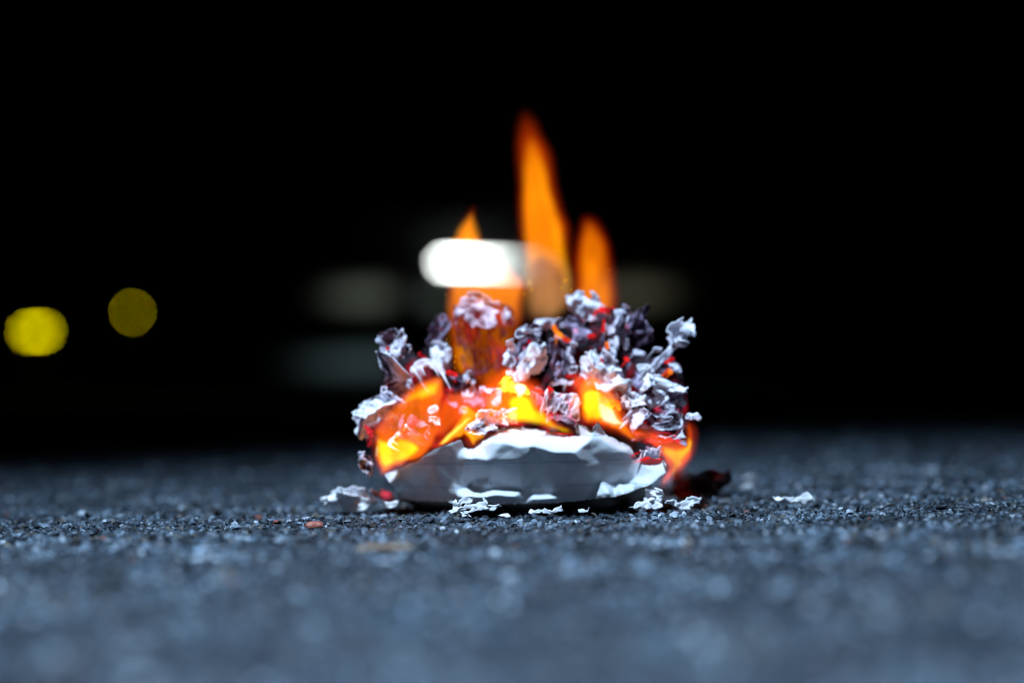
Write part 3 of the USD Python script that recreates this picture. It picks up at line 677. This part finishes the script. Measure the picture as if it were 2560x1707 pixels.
flake(R4((520, 400), (600, 350), (760, 390), (880, 500), (880, 540), (760, 510), (600, 440)), 15, 'glowing', 'glowing_edge', **thin)
flake(R4((1540, 760), (1640, 760), (1700, 780), (1800, 840), (1830, 900), (1700, 880), (1600, 850)), 12, 'pink', **thin)
flake(R4((380, 130), (450, 110), (540, 170), (500, 300), (420, 330), (370, 230)), 22, 'glowing', 'glowing_edge', **mid)

# larger sheets that tie the scraps together
for pts, y, mt in [(R5((215, 560), (330, 520), (430, 690), (330, 810), (225, 750)), 30, 'ash_lilac'), (R5((980, 640), (1090, 400), (1250, 480), (1260, 640), (1130, 730), (1010, 720)), 31, 'ash_lilac'), (R5((1240, 500), (1420, 400), (1490, 560), (1440, 700), (1270, 690)), 36, 'ash_lilac'),
                   (R5((1480, 560), (1600, 330), (1720, 330), (1790, 560), (1740, 720), (1560, 760)), 38, 'ash_lilac'), (R5((1760, 620), (1990, 540), (2090, 720), (2090, 900), (1900, 920), (1780, 800)), 31, 'ash_lilac'), (R5((1440, 740), (1640, 690), (1810, 830), (1760, 950), (1600, 890)), 27, 'ash'),
                   (R5((70, 860), (220, 800), (330, 720), (430, 800), (330, 920), (150, 980)), 27, 'ash'), (R5((1790, 880), (2080, 880), (2110, 960), (2060, 1020), (1820, 990)), 21, 'ash'), (R5((640, 640), (850, 680), (870, 860), (700, 900), (620, 800)), 33, 'ash_lilac')]:
    seed += 17
    mg = curled(chaikin(pts, 2), y * .001, seed, 5, .7, lo_q=.68, grow=1.15)
    o = obj('ash_sheet', mg, M[mt], paper, smooth=True)
    UsdGeom.PrimvarsAPI(o).CreatePrimvar('ash', Sdf.ValueTypeNames.FloatArray, 'vertex').Set(Vt.FloatArray.FromNumpy(mg.metadata['ash'].astype(np.float32)))

# glowing spots
rod = dict(amp=.0005, lam=.005, t=.0005, rim=.0003, rough=.0005, h=.00036)
for pts, y, r, hot in [(R2((590, 560), (640, 630), (700, 680), (770, 715)), 33, 24, 1), (R2((1140, 740), (1145, 785)), 25, 18, 1), (R2((1115, 500), (1100, 600)), 32, 18, 0), (R2((1345, 880), (1355, 895)), 28, 30, 0),
                       (R2((1775, 1010), (1810, 1030)), 24, 22, 1), (R2((1040, 385), (1130, 390), (1190, 385)), 40, 28, 0), (R2((960, 650), (1010, 655)), 32, 26, 0), (R1((940, 1010), (1000, 1060)), 26, 26, 0),
                       (R1((1270, 1230), (1370, 1245)), 28, 24, 0), (R1((1285, 1430), (1320, 1440)), 26, 28, 0), (R2((1220, 1330), (1265, 1350), (1265, 1400)), 17, 22, 1), (R4((555, 590), (640, 610), (760, 635), (870, 640)), 16, 8, 0),
                       (R4((40, 555), (150, 525), (300, 530)), 17, 8, 0), (R4((890, 70), (950, 60), (930, 150)), 24, 34, 0), (R4((570, 130), (610, 150)), 13, 18, 0), (R4((1550, 770), (1600, 840), (1720, 890), (1830, 900)), 12.5, 7, 0),
                       (R2((1750, 920), (1810, 900)), 28, 32, 0), (R2((740, 1080), (850, 1060)), 24, 20, 0), (R4((380, 110), (450, 160), (530, 170)), 21, 10, 0), (R2((1070, 880), (1090, 920)), 26, 22, 0), (R1((520, 940), (540, 935)), 23, 16, 0)]:
    flake(pts, y, 'ember_hot' if hot else 'ember', 'ember', r=r, **rod)

# ------------------------------------------------------------------ flames


def flame(label, y_mm, layers):
    """layers: (outline, shrink px, glow seen through the thickest part, swell px, half thickness mm, profile by photo row)."""
    t = thing('flame', label, 'flame')
    if y_mm < 40: layers = [(layers[0][0], -11, (.24, .010, .001), 13, 5, layers[0][5])] + layers      # the dim red mantle
    for i, (pts, shrink, col, w, th, prof) in enumerate(layers):
        pts = chaikin(pts, 2)
        jit = np.stack([pts[:, 0] / 17, pts[:, 1] / 17, 0 * pts[:, 0] + i], -1)
        if y_mm >= 40: pts = pts + 6 * np.stack([noise3(jit * .36, 61), noise3(jit * .36, 62)], -1)
        if y_mm < 40: pts = pts + 5 * np.stack([noise3(jit, 51), noise3(jit, 52)], -1)
        poly = Polygon(chaikin(pts, 1)).buffer(-shrink - 5).buffer(5)
        b = blob(poly, y_mm * .001, th * .001, w * (1.0 if w > 20 else 1.6), prof, step=5 if poly.area > 6000 else 3)
        if b is not None:
            obj('flame_body' if i == 0 else 'flame_core', b, flame_mat(col if y_mm > 40 else tuple(c * k for c, k in zip(col, (1.3, 1.75, 1.8))), th * .001, i == 0), t, smooth=True)


tall = R6((860, 60), (940, 120), (1010, 240), (1075, 400), (1130, 650), (1170, 800), (1205, 1000), (1225, 1150), (1245, 1300), (1240, 1420), (1180, 1520), (1060, 1560), (900, 1600), (850, 1650), (840, 1500), (835, 1300), (825, 1000), (810, 700), (800, 450), (800, 250), (825, 120))
tall_in = R6((905, 230), (970, 330), (1030, 480), (1090, 700), (1140, 900), (1180, 1100), (1200, 1280), (1150, 1350), (1090, 1200), (1000, 1130), (930, 1200), (900, 1500), (870, 1540), (860, 1300), (855, 1000), (850, 700), (845, 480), (860, 320))
flame('tall pointed orange flame rising highest from the middle of the burning paper', 130, [
    (tall, 0, (.50, .034, .001), 34, 11, [(260, .05), (300, .3), (360, .8), (560, 1), (630, .55), (690, .22), (740, .1), (830, .05)]),
    (tall_in, 0, (.75, .27, .002), 22, 7, [(322, .05), (365, .5), (430, 1), (560, .95), (640, .8), (720, .5), (790, .3)]),
    (R6((930, 420), (980, 420), (1050, 620), (1110, 850), (1160, 1080), (1195, 1270), (1180, 1420), (1130, 1400), (1120, 1200), (1070, 950), (1010, 720)), 0, (.60, .48, .004), 16, 3, None),
    (R6((880, 1080), (1040, 1050), (1200, 1150), (1235, 1400), (1120, 1560), (870, 1590)), 0, (.42, .19, .06), 26, 6, [(620, .4), (680, 1), (800, .8)]),
    (R6((860, 500), (900, 420), (915, 700), (905, 1000), (930, 1350), (900, 1568), (872, 1540), (862, 1200), (868, 900)), 0, (.25, .12, .001), 10, 3, None)])
rightf = R6((1300, 810), (1375, 840), (1440, 900), (1475, 1010), (1510, 1170), (1550, 1330), (1560, 1460), (1500, 1560), (1300, 1580), (1180, 1500), (1190, 1300), (1200, 1150), (1225, 950), (1250, 850))
flame('short blunt orange flame right of the tall flame', 120, [
    (rightf, 0, (.48, .02, 0), 30, 10, [(530, .35), (600, .9), (800, .8)]),
    (rightf, 13, (.62, .23, .002), 26, 7, [(550, .3), (600, 1), (700, .95), (800, .7)])])
left = R6((520, 750), (545, 860), (580, 980), (680, 1080), (800, 1200), (880, 1250)) + R5((1140, 170), (1115, 350), (1040, 540), (1010, 680), (980, 800), (880, 840), (820, 800), (790, 720), (680, 720), (640, 660), (625, 480), (600, 300), (612, 170)) + R6((305, 1300), (310, 1120), (345, 1000), (400, 900), (460, 810))
flame('broad orange flame at the left, in front of the white light tube', 47, [
    (left, 0, (.46, .020, .001), 34, 11, [(500, .35), (560, 1), (760, 1), (860, .7), (980, .5)]),
    (left, 8, (.60, .24, .006), 30, 7, [(510, .3), (590, .9), (730, 1), (790, .55), (860, .3), (960, .2)]),
    (R5((1075, 170), (1130, 170), (1115, 330), (1070, 440), (1060, 320)), 0, (.16, .10, .004), 20, 3, None),
    (R5((622, 170), (660, 170), (665, 330), (670, 500), (665, 650), (640, 600), (630, 400)), 0, (.32, .22, .008), 16, 3, None),
    (R5((650, 480), (740, 450), (830, 500), (830, 650), (780, 680), (670, 680)), 0, (.55, .20, 0), 18, 4, None),
    (R6((380, 930), (470, 820), (515, 800), (545, 900), (600, 1010), (620, 1100), (330, 1100), (345, 1000)), 0, (.55, .20, 0), 16, 4, None)])
flame('low yellow flame on the left shoulder of the paper, below the ash tower', 10, [
    (R5((230, 1285), (195, 1220), (178, 1130), (175, 1030), (215, 960), (320, 850), (395, 760), (500, 700), (600, 675), (615, 760), (605, 880), (595, 1000), (565, 1090), (520, 1150), (430, 1210), (330, 1240), (260, 1285)), 0, (.7, .10, .002), 9, 5, [(930, 1), (1010, .75), (1060, .55), (1110, 1)]),
    (R5((240, 1275), (205, 1220), (188, 1130), (190, 1060), (230, 1080), (310, 1060), (420, 1070), (480, 1130), (400, 1200), (310, 1225), (260, 1270)), 0, (.7, .50, .004), 9, 3, None),
    (R5((340, 850), (420, 770), (520, 715), (590, 700), (590, 800), (500, 850), (420, 840)), 0, (.55, .32, .004), 12, 3, None),
    (R5((200, 1200), (190, 1120), (205, 1090), (222, 1180), (235, 1275)), 0, (.3, .4, .25), 5, 2, None)])
flame('thin diagonal yellow flame streak along the left part of the front edge', 9, [
    (R5((545, 1138), (600, 1060), (680, 980), (710, 920), (690, 870), (730, 850), (800, 890), (860, 900), (790, 990), (720, 1055), (640, 1100)), 0, (.8, .22, .002), 7, 3.5, None),
    (R5((555, 1130), (620, 1060), (700, 985), (740, 930), (800, 910), (760, 985), (700, 1040), (620, 1095)), 0, (.7, .62, .10), 7, 2, None)])
flame('small orange flame under the white scorched corner at the front', 1, [
    (R5((715, 1020), (770, 995), (830, 1025), (870, 1050), (815, 1090), (800, 1140), (750, 1060)), 0, (1.0, .32, .004), 7, 2.5, None)])
flame('yellow flame in the middle with a white glow at its top put in for flame-lit ash', 11, [
    (R5((540, 1040), (590, 800), (700, 780), (850, 760), (960, 620), (1060, 640), (1140, 700), (1230, 760), (1230, 880), (1300, 950), (1150, 980), (950, 985), (860, 960), (760, 960), (690, 990), (600, 1070)), 0, (.42, .045, .002), 22, 5, None),
    (R5((860, 960), (850, 860), (900, 780), (990, 720), (960, 680), (990, 630), (1045, 640), (1060, 740), (1130, 740), (1180, 830), (1235, 900), (1300, 955), (1400, 1005), (1428, 1040), (1330, 1045), (1240, 1015), (1150, 975), (1050, 985), (950, 985)), 0, (.7, .10, .001), 10, 5, None),
    (R5((990, 960), (990, 880), (1020, 790), (1120, 790), (1160, 850), (1225, 910), (1290, 965), (1395, 1015), (1400, 1035), (1300, 1025), (1200, 985), (1100, 965)), 0, (.6, .50, .004), 10, 3.5, None),
    (R5((1035, 740), (1060, 715), (1110, 720), (1130, 765), (1105, 815), (1080, 830), (1050, 810)), 0, (1.3, 1.05, .6), 7, 2.5, None)])  # white emission stands in for a pale ash curl lit by the flame
flame('yellow flame right of the pink folded ash, running down the front edge', 10, [
    (R5((1370, 700), (1450, 660), (1530, 660), (1620, 720), (1700, 830), (1740, 960), (1830, 1060), (1760, 1080), (1640, 1010), (1520, 985), (1440, 960), (1425, 820)), 0, (.42, .045, .002), 14, 5, None),
    (R5((1445, 920), (1435, 780), (1455, 690), (1510, 680), (1590, 690), (1645, 780), (1695, 850), (1695, 900), (1725, 960), (1745, 1000), (1810, 1075), (1780, 1095), (1720, 1065), (1650, 1005), (1560, 965), (1480, 980)), 0, (.75, .13, .001), 9, 5, None),
    (R5((1455, 910), (1450, 830), (1480, 760), (1560, 760), (1620, 800), (1660, 860), (1660, 930), (1560, 955), (1490, 965)), 0, (.55, .50, .003), 9, 3.5, None),
    (R5((1545, 830), (1580, 850), (1650, 880), (1700, 960), (1740, 1010), (1690, 1000), (1620, 970), (1560, 945)), 0, (.5, .55, .40), 7, 2.5, None)])
flame('hooked orange flame curling round the right end of the paper', 12, [
    (R5((1745, 1000), (1850, 1005), (1950, 1035), (2040, 1085), (2095, 1080), (2105, 1010), (2095, 955), (2130, 970), (2155, 1060), (2138, 1160), (2095, 1240), (2035, 1300), (1975, 1348), (1925, 1352), (1975, 1290), (1990, 1240), (1950, 1190), (1925, 1130), (1860, 1095), (1780, 1060)), 0, (.85, .07, .002), 8, 4.5, [(1060, .5), (1100, .6), (1125, 1)]),
    (R5((1925, 1110), (2000, 1110), (2060, 1130), (2095, 1100), (2115, 1030), (2140, 1080), (2120, 1160), (2080, 1230), (2030, 1285), (1990, 1310), (2020, 1240), (1985, 1190), (1945, 1150)), 0, (.5, .36, .002), 9, 3, None),
    (R5((1975, 1320), (2010, 1270), (2040, 1220), (2075, 1160), (2090, 1180), (2060, 1240), (2010, 1295)), 0, (.4, .35, .08), 6, 2, None)])

# ------------------------------------------------------------------ fallen ash and stones on the asphalt
def fallen(label, pieces, y_mm, mat='ash_white', cfg=shard, lean=0.0):
    t = thing('ash_fragment', label, 'ash fragment')
    for i, pts in enumerate(pieces):
        off = 0
        if isinstance(pts, tuple): pts, off = pts
        flake(pts, y_mm + off, mat, 'ash_shard', t, lean=lean, **cfg)


fallen('large blurred white ash crumple on the asphalt left of the paper', [RA((120, 350), (160, 290), (240, 350), (330, 230), (480, 215), (650, 195), (780, 230), (820, 320), (950, 380), (960, 450), (850, 480), (800, 560), (640, 610), (450, 600), (540, 500), (480, 440), (300, 430), (180, 440))], 30, cfg=mid)
fallen('lilac scorched ash scrap between the left ash crumple and the paper', [RA((790, 250), (950, 240), (1150, 290), (1240, 380), (1180, 440), (1100, 420), (960, 380))], 36, 'pink', mid)
fallen('small white ash crumb tucked at the left foot of the paper', [RA((1070, 420), (1150, 430), (1240, 420), (1270, 480), (1150, 530), (1080, 500))], 24)
fallen('heap of sharp white ash shards in front of the paper', [(RB((230, 400), (255, 500), (280, 540), (160, 615), (125, 600)), 0), (RB((255, 490), (300, 400), (460, 340), (500, 380), (420, 430), (300, 495)), 3), (RB((240, 540), (480, 430), (640, 365), (700, 450), (600, 500), (380, 545), (280, 600)), 1),
        (RB((330, 600), (440, 570), (520, 535), (640, 495), (730, 575), (690, 595), (520, 560), (460, 600)), -2), (RB((300, 590), (430, 585), (460, 655), (350, 665)), -4)], -3)
fallen('flat grey ash chip just right of the shard heap', [RB((680, 480), (850, 465), (900, 520), (790, 570), (720, 540))], 0)
fallen('long low white ash strip under the middle of the paper', [RB((1300, 600), (1450, 530), (1560, 505), (1640, 565), (1700, 515), (1780, 495), (1810, 560), (1720, 610), (1600, 620), (1450, 610))], -1)
fallen('tiny white ash crumb in front of the shard heap', [RB((850, 620), (950, 610), (1040, 640), (960, 675))], -8)
fallen('tiny notched ash crumb right of the long ash strip', [RB((2030, 520), (2110, 550), (2190, 530), (2150, 590), (2090, 600))], 0)
fallen('round white ash lump standing right of the paper', [RC((425, 440), (465, 350), (540, 305), (590, 325), (635, 390), (615, 450), (540, 490), (440, 490))], 8, cfg=mid)
fallen('low white ash drift at the foot of the round lump', [RC((280, 505), (370, 445), (430, 455), (520, 485), (620, 455), (600, 520), (400, 520))], 3)
fallen('ragged white ash flake right of the round lump', [RC((630, 450), (700, 395), (760, 430), (810, 405), (870, 395), (1000, 415), (960, 475), (880, 505), (800, 530), (700, 500))], 6)
fallen('lone white ash flake lying on the asphalt far to the right', [RC((1695, 372), (1770, 366), (1850, 385), (1940, 370), (1990, 348), (2040, 346), (2065, 390), (2120, 435), (2040, 435), (2005, 478), (1970, 445), (1880, 442), (1800, 412), (1720, 412))], 16)

fallen('dark char lump added for the shadow and red glow on the asphalt right of the hooked flame', [RC((600, 330), (760, 230), (900, 110), (1000, 170), (1100, 115), (1250, 190), (1310, 260), (1150, 340), (1060, 405), (640, 410))], 62, 'shadow_char', mid)  # added lump: the paper's shadow and the fire's red glow built as char


def stone(X, Y, wpx, hpx, mat, label, k, name='pebble', cat='pebble'):
    y = ground_y(X, Y)
    c = P(X, Y - hpx * .45, y)
    s = (y + .5) / FPX
    m_ = trimesh.creation.icosphere(3)
    v = m_.vertices
    v *= (1 + .22 * noise3(v * 1.4, k) + .08 * noise3(v * 4, k + 1))[:, None]
    m_.vertices = v * [wpx * s / 2, max(wpx, hpx) * s / 3, hpx * s / 2] + c
    tag(obj(name, m_, mat, smooth=30), label, cat)


pale = mat_noise('pale_stone', (.3, .31, .33), (.5, .52, .55), 500, .7, bump=.4)
redst = mat_noise('red_stone', (.30, .07, .05), (.42, .17, .13), 500, .7, bump=.4)
tan = mat_noise('tan_wood', (.14, .09, .06), (.26, .20, .15), 300, .7)
stone(1874, 1203, 30, 16, pale, 'upper of two pale stones in the dark shadow right of the paper', 1)
stone(1870, 1226, 34, 18, pale, 'lower of two pale stones right of the paper', 5)
stone(786, 1320, 42, 18, redst, 'reddish pebble on the asphalt left of the shard heap', 9)
stone(960, 1373, 150, 13, tan, 'blurred tan splinter lying in the left foreground', 13, 'splinter', 'wood splinter')
stone(2205, 1352, 26, 20, pale, 'blurred pale pebble in the right foreground', 17)
